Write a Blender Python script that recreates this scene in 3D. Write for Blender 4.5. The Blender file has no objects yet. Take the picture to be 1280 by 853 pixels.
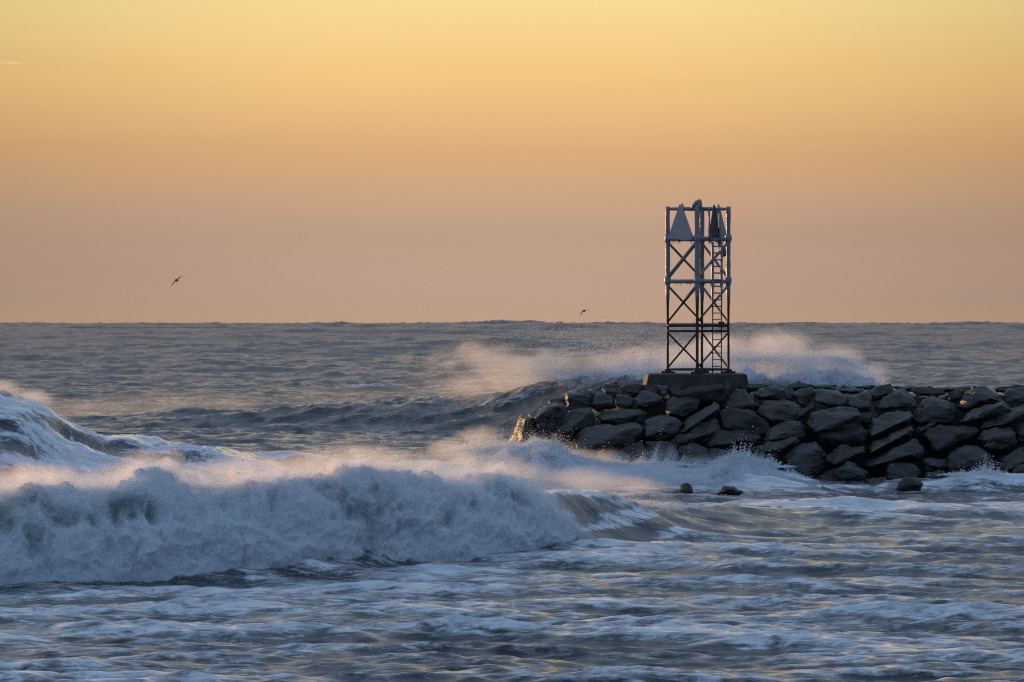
import bpy, bmesh, math, random
import numpy as np
from mathutils import Vector, Matrix

R = math.radians
scene = bpy.context.scene
COL = scene.collection
rng = np.random.default_rng(7)
random.seed(7)

# ------------------------------------------------------------------ camera maths
F = 4861.0            # focal length in photograph pixels (1280 wide)
EL = 399.0            # eye level row
H = 7.0               # eye height above still water
def wx(px, D): return (px - 640.0) / F * D
def wz(py, D): return H - (py - EL) / F * D
def at(px, py, D): return Vector((wx(px, D), D, wz(py, D)))

cam_d = bpy.data.cameras.new('camera'); cam = bpy.data.objects.new('camera', cam_d); COL.objects.link(cam)
cam.location = (0, 0, H)
cam.rotation_euler = (R(90) - math.atan(27.5 / F), 0, 0)
cam_d.sensor_width = 36; cam_d.lens = 36 * F / 1280
cam_d.clip_start = 1; cam_d.clip_end = 60000
scene.camera = cam

# ------------------------------------------------------------------ helpers
def tag(o, label=None, cat=None, group=None, kind=None):
    if label: o['label'] = label
    if cat: o['category'] = cat
    if group: o['group'] = group
    if kind: o['kind'] = kind
    return o

def link(name, me, mat=None, parent=None):
    o = bpy.data.objects.new(name, me); COL.objects.link(o)
    if mat is not None: me.materials.append(mat)
    if parent is not None: o.parent = parent
    return o

def empty(name, loc):
    o = bpy.data.objects.new(name, None); COL.objects.link(o); o.location = loc
    return o

def grid_mesh(name, P, smooth=True):
    """P: (rows, cols, 3)"""
    nr, nc = P.shape[:2]
    me = bpy.data.meshes.new(name)
    me.vertices.add(nr * nc)
    me.vertices.foreach_set('co', np.ascontiguousarray(P, dtype=np.float32).ravel())
    i = np.arange(nr * nc).reshape(nr, nc)
    q = np.stack([i[:-1, :-1], i[:-1, 1:], i[1:, 1:], i[1:, :-1]], -1).reshape(-1, 4)
    n = len(q)
    me.loops.add(n * 4); me.polygons.add(n)
    me.loops.foreach_set('vertex_index', q.ravel().astype(np.int32))
    me.polygons.foreach_set('loop_start', (np.arange(n) * 4).astype(np.int32))
    if smooth: me.polygons.foreach_set('use_smooth', np.ones(n, dtype=bool))
    me.update(calc_edges=True)
    return me

def attr(me, name, vals):
    a = me.attributes.new(name, 'FLOAT', 'POINT')
    a.data.foreach_set('value', np.ascontiguousarray(vals, dtype=np.float32).ravel())

# ---- vectorised gradient noise
_perm = np.random.default_rng(3).permutation(256); _perm = np.concatenate([_perm, _perm, _perm])
_g = np.random.default_rng(4).normal(size=(256, 3)); _g /= np.linalg.norm(_g, axis=1)[:, None]
def noise3(x, y, z):
    xi = np.floor(x).astype(int); yi = np.floor(y).astype(int); zi = np.floor(z).astype(int)
    xf = x - xi; yf = y - yi; zf = z - zi
    xi &= 255; yi &= 255; zi &= 255
    s = lambda t: t * t * t * (t * (t * 6 - 15) + 10)
    u, v, w = s(xf), s(yf), s(zf)
    def corner(a, b, c):
        h = _perm[_perm[_perm[xi + a] + yi + b] + zi + c]
        g = _g[h]
        return g[..., 0] * (xf - a) + g[..., 1] * (yf - b) + g[..., 2] * (zf - c)
    l = lambda t, a, b: a + t * (b - a)
    x00 = l(u, corner(0, 0, 0), corner(1, 0, 0)); x10 = l(u, corner(0, 1, 0), corner(1, 1, 0))
    x01 = l(u, corner(0, 0, 1), corner(1, 0, 1)); x11 = l(u, corner(0, 1, 1), corner(1, 1, 1))
    return l(w, l(v, x00, x10), l(v, x01, x11)) * 1.5
def fbm(x, y, z, oct=4, gain=.5):
    t = 0; a = 1.0
    for k in range(oct):
        t = t + a * noise3(x + 17.3 * k, y + 9.1 * k, z + 3.7 * k); x = x * 2.03; y = y * 2.03; z = z * 2.03; a *= gain
    return t
def billow(x, y, z, oct=4, gain=.5):
    t = 0; a = 1.0
    for k in range(oct):
        t = t + a * (.55 - np.abs(noise3(x + 17.3 * k, y + 9.1 * k, z + 3.7 * k)) * 1.6); x = x * 2.1; y = y * 2.1; z = z * 2.1; a *= gain
    return t
def sstep(a, b, x):
    t = np.clip((x - a) / (b - a), 0, 1); return t * t * (3 - 2 * t)

# ---- node helpers
class NT:
    def __init__(s, tree): s.t = tree; s.n = tree.nodes; s.l = tree.links
    def new(s, typ, **kw):
        n = s.n.new(typ)
        for k, v in kw.items(): setattr(n, k, v)
        return n
    def put(s, sock, v):
        if v is None: return
        if hasattr(v, 'is_output'): s.l.new(v, sock)
        else: sock.default_value = v
    def math(s, op, a, b=None, c=None, clamp=False):
        n = s.new('ShaderNodeMath', operation=op, use_clamp=clamp)
        s.put(n.inputs[0], a); s.put(n.inputs[1], b); s.put(n.inputs[2], c)
        return n.outputs[0]
    def vmath(s, op, a, b=None):
        n = s.new('ShaderNodeVectorMath', operation=op)
        s.put(n.inputs[0], a); s.put(n.inputs[1], b)
        return n.outputs[1] if op in ('LENGTH', 'DOT_PRODUCT', 'DISTANCE') else n.outputs[0]
    def noise(s, vec, scale=1, detail=4, rough=.5, dist=0):
        n = s.new('ShaderNodeTexNoise')
        s.put(n.inputs['Vector'], vec); n.inputs['Scale'].default_value = scale
        n.inputs['Detail'].default_value = detail; n.inputs['Roughness'].default_value = rough
        n.inputs['Distortion'].default_value = dist
        return n.outputs['Fac']
    def remap(s, v, a, b, c=0., d=1., smooth=True):
        n = s.new('ShaderNodeMapRange', interpolation_type='SMOOTHSTEP' if smooth else 'LINEAR')
        s.put(n.inputs['Value'], v); s.put(n.inputs['From Min'], a); s.put(n.inputs['From Max'], b)
        s.put(n.inputs['To Min'], c); s.put(n.inputs['To Max'], d)
        return n.outputs['Result']
    def mixc(s, f, a, b):
        n = s.new('ShaderNodeMix', data_type='RGBA')
        s.put(n.inputs[0], f); s.put(n.inputs[6], a); s.put(n.inputs[7], b)
        return n.outputs[2]
    def scale(s, vec, xyz):
        return s.vmath('MULTIPLY', vec, xyz)
    def coord(s, which='Object'):
        return s.new('ShaderNodeTexCoord').outputs[which]
    def attr(s, name):
        return s.new('ShaderNodeAttribute', attribute_name=name).outputs['Fac']
    def bump(s, h, strength, dist):
        n = s.new('ShaderNodeBump'); s.put(n.inputs['Height'], h)
        n.inputs['Strength'].default_value = strength; n.inputs['Distance'].default_value = dist
        return n.outputs[0]

def material(name):
    m = bpy.data.materials.new(name); m.use_nodes = True
    t = NT(m.node_tree); p = t.n['Principled BSDF']
    return m, t, p

def c4(r, g, b): return (r, g, b, 1)

# ------------------------------------------------------------------ light
SUN_AZ, SUN_EL = 42.0, 5.0       # degrees to the camera's left, above horizon
tosun = Vector((-math.sin(R(SUN_AZ)) * math.cos(R(SUN_EL)), math.cos(R(SUN_AZ)) * math.cos(R(SUN_EL)), math.sin(R(SUN_EL))))
sd = bpy.data.lights.new('sun', 'SUN'); so = bpy.data.objects.new('sun', sd); COL.objects.link(so)
sd.energy = 5.0; sd.angle = R(.6); sd.color = (1.0, .57, .24)
so.rotation_euler = tosun.to_track_quat('Z', 'Y').to_euler(); so.location = tosun * 300

w = bpy.data.worlds.new('World'); scene.world = w; w.use_nodes = True
t = NT(w.node_tree); bg = t.n['Background']
EXPO = 0.0
SKY = .1
K = 1.0 / (SKY * 2 ** EXPO)
sky = t.new('ShaderNodeTexSky', sky_type='NISHITA', sun_disc=False)
sky.sun_elevation = R(SUN_EL); sky.sun_rotation = R(360 - SUN_AZ); sky.altitude = 0; sky.dust_density = 2.0; sky.air_density = 1.0; sky.ozone_density = 1.5
gen = t.coord('Generated')
sep = t.new('ShaderNodeSeparateXYZ'); t.put(sep.inputs[0], gen)
zz = sep.outputs[2]
def ramp(stops):
    n = t.new('ShaderNodeValToRGB'); e = n.color_ramp.elements
    while len(e) < len(stops): e.new(.5)
    for el, (p, c) in zip(e, stops): el.position = p; el.color = c4(*c)
    t.put(n.inputs[0], t.remap(zz, 0., .5, smooth=False))
    return n.outputs[0]
# twilight haze band towards the sunrise: mauve at the horizon, gold above, fading to blue
front = ramp([(0, (.54, .350, .240)), (.008, (.505, .342, .258)), (.045, (.515, .338, .245)), (.085, (.68, .40, .195)), (.125, (.85, .55, .215)),
              (.165, (.90, .675, .285)), (.22, (.92, .76, .46)), (.30, (.74, .67, .56)), (.42, (.56, .57, .60)), (.6, (.45, .54, .70)), (1, (.37, .54, .82))])
back = ramp([(0, (.11, .13, .19)), (.1, (.16, .19, .28)), (.3, (.27, .38, .57)), (.6, (.35, .52, .82)), (1, (.36, .56, .90))])
az = t.vmath('DOT_PRODUCT', gen, (-.40, .917, 0))
band = t.mixc(t.remap(az, -.35, .75), back, front)
# lens vignetting put into the sky colour, brightest straight out to sea
gl = t.vmath('DISTANCE', gen, tuple(Vector((-.005, 1, .085)).normalized()))
vignette = t.remap(gl, .03, .2, 1.05, .74)
band = t.vmath('SCALE', band); t.n[-1].inputs['Scale'].default_value = 1
sc_node = t.n[-1]; hz = t.noise(t.scale(gen, (5., 5., 60.)), 1.0, 3, .5, .4)
t.put(sc_node.inputs['Scale'], t.math('MULTIPLY', t.math('MULTIPLY', vignette, t.remap(hz, .25, .75, .982, 1.018)), K))
nish = t.new('ShaderNodeVectorMath', operation='SCALE'); t.put(nish.inputs[0], sky.outputs[0]); nish.inputs['Scale'].default_value = 1.0
final = t.mixc(t.remap(zz, .42, .95, 0., .25), band, nish.outputs[0])
t.put(bg.inputs['Color'], final); bg.inputs['Strength'].default_value = SKY

vs = scene.view_settings
scene.display_settings.display_device = 'sRGB'
vs.view_transform = 'Standard'; vs.look = 'None'; vs.exposure = EXPO; vs.gamma = 1; vs.use_curve_mapping = False
cy = scene.cycles
cy.volume_bounces = 2; cy.max_bounces = 6; cy.diffuse_bounces = 3; cy.glossy_bounces = 3; cy.transmission_bounces = 3
cy.transparent_max_bounces = 16; cy.caustics_reflective = False; cy.caustics_refractive = False
cy.use_denoising = False; cy.sampling_pattern = 'BLUE_NOISE'; cy.filter_width = 1.2; cy.sample_clamp_indirect = 3; cy.sample_clamp_direct = 2.5; cy.volume_max_steps = 256
try: cy.denoiser = 'OPENIMAGEDENOISE'
except Exception: pass

# ------------------------------------------------------------------ materials
def mat_sea():
    m, t, p = material('sea_water')
    co = t.coord(); f = t.attr('foam'); rough_a = t.attr('chop')
    lace = t.noise(t.scale(co, (1.1, 2.3, 1.4)), 1.0, 8, .68, .6)
    strk = t.noise(t.scale(co, (1.8, 5.0, 3.0)), 1.0, 6, .68, .8)
    big = t.noise(t.scale(co, (.10, .07, .1)), 1.0, 3, .5, .5)
    n = t.math('ADD', t.math('ADD', t.math('MULTIPLY', lace, .55), t.math('MULTIPLY', strk, .45)), t.math('MULTIPLY', big, .3))
    # n about .65
    v = t.math('ADD', f, t.math('SUBTRACT', n, .65))
    cov = t.remap(v, .40, .61)
    thin = t.math('MULTIPLY', cov, t.remap(lace, .3, .65, .62, 1.))
    water = t.mixc(t.noise(t.scale(co, (.05, .03, .05)), 1, 3), c4(.024, .026, .027), c4(.016, .021, .024))
    water = t.mixc(t.remap(rough_a, .095, .2), water, c4(.19, .130, .088))  # warm sky and haze light painted into the far water's base colour
    foamc = t.mixc(t.remap(strk, .35, .7), c4(.62, .65, .68), c4(.80, .81, .82))
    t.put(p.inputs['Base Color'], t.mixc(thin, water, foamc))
    t.put(p.inputs['Roughness'], t.math('ADD', t.remap(rough_a, .095, .3, .12, .34), t.math('MULTIPLY', thin, .40)))
    p.inputs['IOR'].default_value = 1.33
    t.put(p.inputs['Specular IOR Level'], t.remap(thin, 0., 1., .5, .28, False))
    p.inputs['Coat IOR'].default_value = 1.33; p.inputs['Coat Roughness'].default_value = .09
    t.put(p.inputs['Coat Weight'], t.math('MULTIPLY', t.remap(rough_a, .08, .12, 1., 0.), thin))
    r1 = t.noise(t.scale(co, (.9, 1.8, 1.3)), 1.6, 6, .6, .4)
    h = t.math('ADD', t.math('MULTIPLY', r1, rough_a), t.math('MULTIPLY', thin, .035))
    h = t.math('ADD', h, t.math('MULTIPLY', t.noise(co, 9., 3, .5), .004))
    t.put(p.inputs['Normal'], t.bump(h, 1., 1.))
    return m

def mat_whitewater():
    m, t, p = material('whitewater')
    co = t.coord(); th = t.attr('thin')
    n = t.noise(co, 1.1, 5, .6, .5); n2 = t.noise(co, 6, 5, .65)
    fac = t.remap(t.math('ADD', t.math('MULTIPLY', t.math('SUBTRACT', n, .5), .7), th), .25, .75)
    t.put(p.inputs['Base Color'], t.mixc(fac, c4(.60, .65, .69), c4(.13, .19, .19)))
    p.inputs['Roughness'].default_value = .75; p.inputs['Specular IOR Level'].default_value = .15
    h = t.math('ADD', t.math('MULTIPLY', n2, .10), t.math('MULTIPLY', t.noise(co, 22, 3, .6), .04))
    t.put(p.inputs['Normal'], t.bump(h, .8, 1.))
    return m

def mat_drops():
    m, t, p = material('spray_drops')
    p.inputs['Base Color'].default_value = c4(.76, .78, .80); p.inputs['Roughness'].default_value = .5
    p.inputs['Specular IOR Level'].default_value = .2
    tr = t.new('ShaderNodeBsdfTranslucent'); tr.inputs[0].default_value = c4(.76, .78, .8)
    mx = t.new('ShaderNodeMixShader'); mx.inputs[0].default_value = .5
    t.l.new(p.outputs[0], mx.inputs[1]); t.l.new(tr.outputs[0], mx.inputs[2])
    t.l.new(mx.outputs[0], t.n['Material Output'].inputs['Surface'])
    return m

def mat_rock(name, a, b, rough=.30):
    m, t, p = material(name)
    co = t.coord()
    rnd = t.new('ShaderNodeObjectInfo').outputs['Random']
    off = t.new('ShaderNodeCombineXYZ'); t.put(off.inputs[0], t.math('MULTIPLY', rnd, 50.)); t.put(off.inputs[1], t.math('MULTIPLY', rnd, 31.))
    v = t.vmath('ADD', co, off.outputs[0])
    n = t.noise(v, 1.4, 8, .62, .3); g = t.noise(v, 14, 4, .7); ban = t.noise(t.scale(v, (.7, 1.5, 4.)), 1.4, 5, .6, .7)
    k = t.remap(t.math('ADD', t.math('MULTIPLY', n, .6), t.math('MULTIPLY', ban, .4)), .35, .65)
    c = t.mixc(k, c4(*a), c4(*b))
    c = t.mixc(t.math('MULTIPLY', t.remap(g, .55, .75), .5), c, c4(b[0] * 1.7, b[1] * 1.7, b[2] * 1.7))
    br = t.remap(rnd, 0., 1., .7, 1.3, False)
    sc = t.new('ShaderNodeVectorMath', operation='SCALE'); t.put(sc.inputs[0], c); t.put(sc.inputs['Scale'], br)
    wp = t.new('ShaderNodeNewGeometry').outputs['Position']; zs = t.new('ShaderNodeSeparateXYZ'); t.put(zs.inputs[0], wp)
    wet = t.remap(t.math('ADD', zs.outputs[2], t.math('MULTIPLY', n, 1.6)), 1.5, 2.6, 1., 0.)
    t.put(p.inputs['Base Color'], t.mixc(t.math('MULTIPLY', wet, .7), sc.outputs[0], c4(.010, .009, .006)))
    p.inputs['Specular IOR Level'].default_value = .5
    t.put(p.inputs['Roughness'], t.math('SUBTRACT', t.remap(n, .3, .7, rough - .15, rough + .2), t.math('MULTIPLY', wet, .16)))
    h = t.math('ADD', t.math('ADD', t.math('MULTIPLY', n, .16), t.math('MULTIPLY', g, .02)), t.math('MULTIPLY', ban, .13))
    t.put(p.inputs['Normal'], t.bump(h, .9, 1.))
    return m

def mat_tower():
    """dark rusted steel, crusted with ice from the middle upwards"""
    m, t, p = material('iced_steel')
    co = t.coord('Object'); geo = t.new('ShaderNodeNewGeometry').outputs['Position']
    s = t.new('ShaderNodeSeparateXYZ'); t.put(s.inputs[0], geo)
    n = t.noise(geo, 3.5, 5, .6)
    ice = t.remap(t.math('ADD', s.outputs[2], t.math('MULTIPLY', t.math('SUBTRACT', n, .5), 1.6)), 7.5, 8.4)
    steel = t.mixc(t.remap(t.noise(geo, 8, 5, .6), .4, .6), c4(.012, .008, .006), c4(.04, .02, .010))
    icec = t.mixc(t.noise(geo, 6, 4), c4(.13, .145, .16), c4(.22, .235, .25))
    t.put(p.inputs['Base Color'], t.mixc(ice, steel, icec))
    t.put(p.inputs['Roughness'], t.remap(ice, 0., 1., .6, .35))
    t.put(p.inputs['Normal'], t.bump(t.math('MULTIPLY', t.noise(geo, 14, 4, .6), .04), .6, 1.))
    return m

def mat_simple(name, a, b, scale, rough, bump=.02):
    m, t, p = material(name)
    co = t.coord(); n = t.noise(co, scale, 6, .6, .3)
    t.put(p.inputs['Base Color'], t.mixc(t.remap(n, .35, .65), c4(*a), c4(*b)))
    p.inputs['Roughness'].default_value = rough
    t.put(p.inputs['Normal'], t.bump(t.math('MULTIPLY', t.noise(co, scale * 4, 5, .6), bump), .8, 1.))
    return m

M_SEA = mat_sea(); M_WW = mat_whitewater(); M_DROP = mat_drops()
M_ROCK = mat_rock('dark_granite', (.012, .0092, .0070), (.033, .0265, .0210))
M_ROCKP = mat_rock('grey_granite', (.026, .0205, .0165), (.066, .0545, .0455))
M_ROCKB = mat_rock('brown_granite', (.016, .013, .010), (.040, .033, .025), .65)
M_ROCKL = mat_rock('sun_tinted_brown_granite', (.050, .032, .015), (.095, .062, .03), .35)  # sun glow of the wedge put into its colour; brown water rock shares it
M_CORE = mat_simple('dark_rubble', (.012, .011, .011), (.03, .028, .027), 2, .8, .1)
M_CONC = mat_simple('weathered_concrete', (.034, .029, .023), (.062, .053, .042), 2.5, .85)
M_TOW = mat_tower()
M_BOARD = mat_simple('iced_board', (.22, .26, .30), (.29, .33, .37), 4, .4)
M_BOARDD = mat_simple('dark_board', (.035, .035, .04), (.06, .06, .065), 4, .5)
M_GULL = mat_simple('gull_grey', (.10, .11, .13), (.17, .18, .2), 8, .7, .002)
M_BEAK = mat_simple('gull_beak', (.3, .2, .04), (.35, .22, .05), 8, .5, .001)

# ------------------------------------------------------------------ waves (px, py of crest in the photograph's frame, distance)
def line(nodes):
    a = np.array([(wx(px, D), D, max(wz(py, D), 0)) for px, py, D in nodes]); return a[:, 0], a[:, 1], a[:, 2]
W1 = line([(-700, 650, 98), (-300, 630, 102), (0, 619, 106.5), (120, 614, 107.5), (190, 607, 108.3), (300, 606, 109.5), (400, 607, 111), (460, 597, 112),
           (540, 600, 115), (620, 603, 118), (680, 611, 121), (745, 619, 125), (800, 624, 128), (860, 629, 131), (930, 633, 134), (1000, 636, 136), (1280, 642, 140), (1800, 650, 146)])
W2 = line([(-500, 475, 148), (-200, 480, 149), (0, 500, 150), (40, 510, 150), (60, 520, 150), (95, 541, 151), (130, 556, 152), (190, 562, 153), (250, 567, 155),
           (320, 572, 157), (380, 578, 158), (480, 588, 160), (560, 599, 161), (640, 609, 162), (1500, 640, 162)])
W3 = line([(-600, 548, 266), (-100, 540, 262), (130, 523, 260), (300, 513, 256), (400, 504, 253), (500, 497, 250), (600, 494, 246), (650, 485, 244), (690, 477, 242),
           (760, 468, 240), (830, 464, 238), (900, 478, 238), (1000, 482, 238), (1080, 490, 238), (1110, 498, 238), (1160, 505, 238), (1300, 512, 238), (1800, 530, 240)])
W4 = line([(480, 612, 161), (560, 590, 161), (600, 576, 161), (640, 570, 161), (690, 574, 161), (730, 588, 161), (830, 592, 161), (930, 588, 161), (970, 596, 161), (1000, 606, 161), (1030, 612, 161)])
W5 = line([(1105, 612, 160), (1130, 608, 160), (1165, 603, 160), (1200, 595, 160), (1228, 591, 160), (1262, 594, 160), (1300, 597, 160), (1500, 610, 160)])
def wave(x, y, W, wf, wb, pf=1.0):
    Yc = np.interp(x, W[0], W[1]); A = np.interp(x, W[0], W[2], left=W[2][0], right=W[2][-1])
    d = y - Yc
    fr = np.clip(1 + d / wf, 0, 1); fr = (fr * fr * (3 - 2 * fr)) ** pf
    bk = np.clip(1 - d / wb, 0, 1); bk = bk * bk * (3 - 2 * bk)
    return A * np.where(d < 0, fr, bk), d, A

# FFT chop tiles
def tile(N, L, lmin, lmax, wind, spread, seed, pw=3.4):
    r = np.random.default_rng(seed)
    k1 = np.fft.fftfreq(N, L / N) * 2 * np.pi
    kx, ky = np.meshgrid(k1, k1, indexing='ij'); k = np.hypot(kx, ky); k[0, 0] = 1e-6
    cosw = (kx * wind[0] + ky * wind[1]) / k
    P = k ** -pw * np.abs(cosw) ** spread
    P[(k > 2 * np.pi / lmin) | (k < 2 * np.pi / lmax)] = 0
    h = np.sqrt(P) * (r.normal(size=(N, N)) + 1j * r.normal(size=(N, N)))
    hz = np.fft.ifft2(h).real; s = hz.std()
    dx = np.fft.ifft2(-1j * kx / k * h).real / s; dy = np.fft.ifft2(-1j * ky / k * h).real / s
    return (hz / s, dx, dy, L, N)
def samp(T, a, x, y):
    L, N = T[3], T[4]
    u = (x / L * N) % N; v = (y / L * N) % N
    i = np.floor(u).astype(int); j = np.floor(v).astype(int); fu = u - i; fv = v - j
    i0 = i % N; i1 = (i + 1) % N; j0 = j % N; j1 = (j + 1) % N
    A = T[a]
    return (A[i0, j0] * (1 - fu) + A[i1, j0] * fu) * (1 - fv) + (A[i0, j1] * (1 - fu) + A[i1, j1] * fu) * fv
T1 = tile(1024, 97., .5, 9., (.10, .995), 5.0, 11, 3.1)
T2 = tile(1024, 331., 3., 30., (.2, .98), 2.0, 12)
T3 = tile(512, 2600., 60., 260., (.12, .99), 5.0, 13)

def sea_height(x, y, detail=True):
    h1, d1, A1 = wave(x, y, W1, np.interp(x, [wx(480, 113), wx(560, 116), wx(690, 121), wx(760, 126), wx(900, 132)], [4., 3., 4.5, 7.5, 10.]), 9.)
    h2, d2, A2 = wave(x, y, W2, 21., 9., 1.15)
    h3, d3, A3 = wave(x, y, W3, 15., 9., 1.1)
    h4, d4, A4 = wave(x, y, W4, 6., 4.)
    h5, d5, A5 = wave(x, y, W5, 2.0, 2.5)
    setup = .3 * sstep(138, 156, y) * (1 - sstep(168, 190, y)) * (1 - sstep(wx(980, 160), wx(1080, 160), x))
    h1 = h1 * (.30 + .70 * sstep(wx(500, 115), wx(650, 120), x))
    return h1 + h2 + h3 + h4 * .7 + h5 + setup, (d1, d2, d3, d4, d5), (A1, A2, A3, A4, A5)

def build_sea():
    D = [60.]
    while D[-1] < 11500:
        d = D[-1]
        st = .8 * d * d / (F * H)
        lim = .42 if d < 330 else .42 + (d - 330) * .0042
        D.append(d + min(max(st, .06), lim))
    D = np.array(D)
    nc = 860
    u = np.linspace(-1, 1, nc); ang = np.tan(R(8.6)) * u * (1 + .45 * np.abs(u) ** 6)
    Y, A = np.meshgrid(D, ang, indexing='ij'); X = A * Y
    base, ds, As = sea_height(X, Y)
    # chop amplitude by place
    far = sstep(170, 300, Y)
    a1 = (.078 + .012 * far) * (1 - .6 * sstep(900, 2500, Y))
    a2 = .07 + .09 * sstep(185, 330, Y) - .07 * np.exp(-((Y - 253) / 16) ** 2) + .05 * sstep(300, 420, Y) + .35 * sstep(1500, 4000, Y)
    a3 = .7 * sstep(300, 700, Y) + .95 * sstep(900, 2500, Y)
    near = np.exp(-((Y - 80) / 14) ** 2); a1 = a1 + .018 * near
    # undulating surface
    f1 = samp(T1, 0, X, Y); f2 = samp(T2, 0, X, Y); f3 = samp(T3, 0, X, Y)
    Z = base + a1 * f1 + a2 * f2 + a3 * f3
    cr = fbm(X * .45, Y * .3, Y * 0 + 2.2, 5, .6)
    Z += cr * .085 * np.clip(base, 0, 2.8)
    Xs = X - .9 * (a1 * samp(T1, 1, X, Y) + a2 * samp(T2, 1, X, Y) + a3 * samp(T3, 1, X, Y))
    Ys = Y - .9 * (a1 * samp(T1, 2, X, Y) + a2 * samp(T2, 2, X, Y) + a3 * samp(T3, 2, X, Y))
    Z -= (X * X + Y * Y) / (2 * 6.371e6)
    # ---- foam cover
    d1, d2, d3, d4, d5 = ds; A1, A2, A3, A4, A5 = As
    foam = .10 + 0 * X
    surf = 1 - sstep(160, 178, Y)
    foam = np.where(Y < 178, .10 + .34 * surf, foam)
    foam += .03 * np.exp(-((Y - 98) / 14) ** 2)                      # sheets of old foam in front of the breaker
    foam += .03 * (1 - sstep(84, 96, Y))                              # darker water nearest
    sh = np.exp(-((d1 + 3) / 4.) ** 2) * sstep(wx(640, 122), wx(760, 122), X) * (1 - .75 * sstep(wx(860, 130), wx(1150, 130), X))
    foam += (-.06 + .38 * fbm(X * .22 + d1 * .1, d1 * .75 + X * .15, X * 0 + 8.1, 3, .5)) * sh
    foam += .16 * np.exp(-((d1 - .2) / .7) ** 2) * sstep(wx(560, 116), wx(640, 119), X)                                                  # smooth unbroken shoulder
    foam += .20 * np.exp(-((d1 - 3) / 4.) ** 2) + .16 * np.exp(-((d1 + 7.5) / 2.6) ** 2) * (1 - sstep(wx(600, 115), wx(700, 117), X))
    w2 = np.clip(A2 / 2.5, 0, 1) * sstep(-24, -8, d2) * (1 - sstep(.0, 3.5, d2))
    strk = fbm(X * .28 + d2 * .12, d2 * .85 - X * .42, X * 0 + 4.4, 5, .55)
    foam += (.20 + .36 * strk) * w2
    hole = np.exp(-((d2 + 3.5) / 2.2) ** 2) * np.clip(A2 / 2.5, 0, 1)
    foam -= .10 * hole
    foam += .12 * np.exp(-((d2 + .3) / 1.2) ** 2) * np.clip(A2 / 1.5, 0, 1)
    foam += .28 * np.exp(-((d4 + 2.0) / 4.5) ** 2) * (A4 > .05)
    foam += .3 * np.exp(-((d5 - .5) / 1.2) ** 2) * (A5 > .1)
    foam += .10 * np.exp(-((d3 + .6) / .8) ** 2) * (A3 > .5)
    foam += .34 * np.exp(-((d3 + 7) / 10) ** 2) * np.clip(A3 / 2, 0, 1)
    foam += .17 * np.exp(-((Y - 200) / 26) ** 2)
    crest = a1 * f1 / .06 * .05 + f2 * .04
    foam += np.where(Y > 178, np.clip(crest - .10, -.1, .12), crest * .5 + .022 * np.clip(f1, -1.5, 1.5))
    # whitecaps far out
    foam += np.where(Y > 280, .30 * sstep(1.9, 2.7, f2 + .6 * f1), 0)
    foam += np.where(Y > 190, .05 * fbm(X * .015, Y * .006, X * 0, 3), 0)
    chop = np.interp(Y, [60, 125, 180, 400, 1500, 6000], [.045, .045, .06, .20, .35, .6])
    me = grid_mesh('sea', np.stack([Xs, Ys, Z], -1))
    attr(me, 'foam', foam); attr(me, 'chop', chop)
    o = link('sea', me, M_SEA)
    tag(o, 'grey brown rough sea streaked with foam out to the horizon', 'sea', kind='structure')
    return o
build_sea()

# ------------------------------------------------------------------ whitewater
def points_object(name, P, rad, label, cat, parent=None):
    me = bpy.data.meshes.new(name); me.vertices.add(len(P))
    me.vertices.foreach_set('co', np.ascontiguousarray(P, dtype=np.float32).ravel())
    attr(me, 'rad', rad); me.update()
    o = link(name, me, M_DROP, parent)
    o.modifiers.new('points', 'NODES').node_group = points_group()
    if parent is None: tag(o, label, cat, kind='stuff')
    else: o['kind'] = 'stuff'
    return o
_pg = []
def points_group():
    if _pg: return _pg[0]
    g = bpy.data.node_groups.new('droplets', 'GeometryNodeTree')
    g.interface.new_socket('Geometry', in_out='INPUT', socket_type='NodeSocketGeometry')
    g.interface.new_socket('Geometry', in_out='OUTPUT', socket_type='NodeSocketGeometry')
    i = g.nodes.new('NodeGroupInput'); o = g.nodes.new('NodeGroupOutput')
    mp = g.nodes.new('GeometryNodeMeshToPoints'); na = g.nodes.new('GeometryNodeInputNamedAttribute'); na.data_type = 'FLOAT'
    na.inputs['Name'].default_value = 'rad'; sm = g.nodes.new('GeometryNodeSetMaterial'); sm.inputs['Material'].default_value = M_DROP
    g.links.new(i.outputs[0], mp.inputs['Mesh']); g.links.new(na.outputs[0], mp.inputs['Radius'])
    g.links.new(mp.outputs[0], sm.inputs['Geometry']); g.links.new(sm.outputs[0], o.inputs[0])
    _pg.append(g); return g

def mist_material(dens, scale, seed, step=.05):
    m = bpy.data.materials.new('mist'); m.use_nodes = True
    t = NT(m.node_tree); t.n.remove(t.n['Principled BSDF'])
    pv = t.new('ShaderNodeVolumePrincipled'); pv.inputs['Color'].default_value = c4(.97, .97, .98); pv.inputs['Anisotropy'].default_value = .2
    n = t.noise(t.vmath('ADD', t.coord(), (seed * 3.3, seed * 1.9, seed * .7)), scale, 5, .6, .5)
    t.put(pv.inputs['Density'], t.math('MULTIPLY', t.remap(n, .38, .66), dens))
    t.l.new(pv.outputs[0], t.n['Material Output'].inputs['Volume'])
    m.cycles.volume_step_rate = step
    return m

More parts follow.
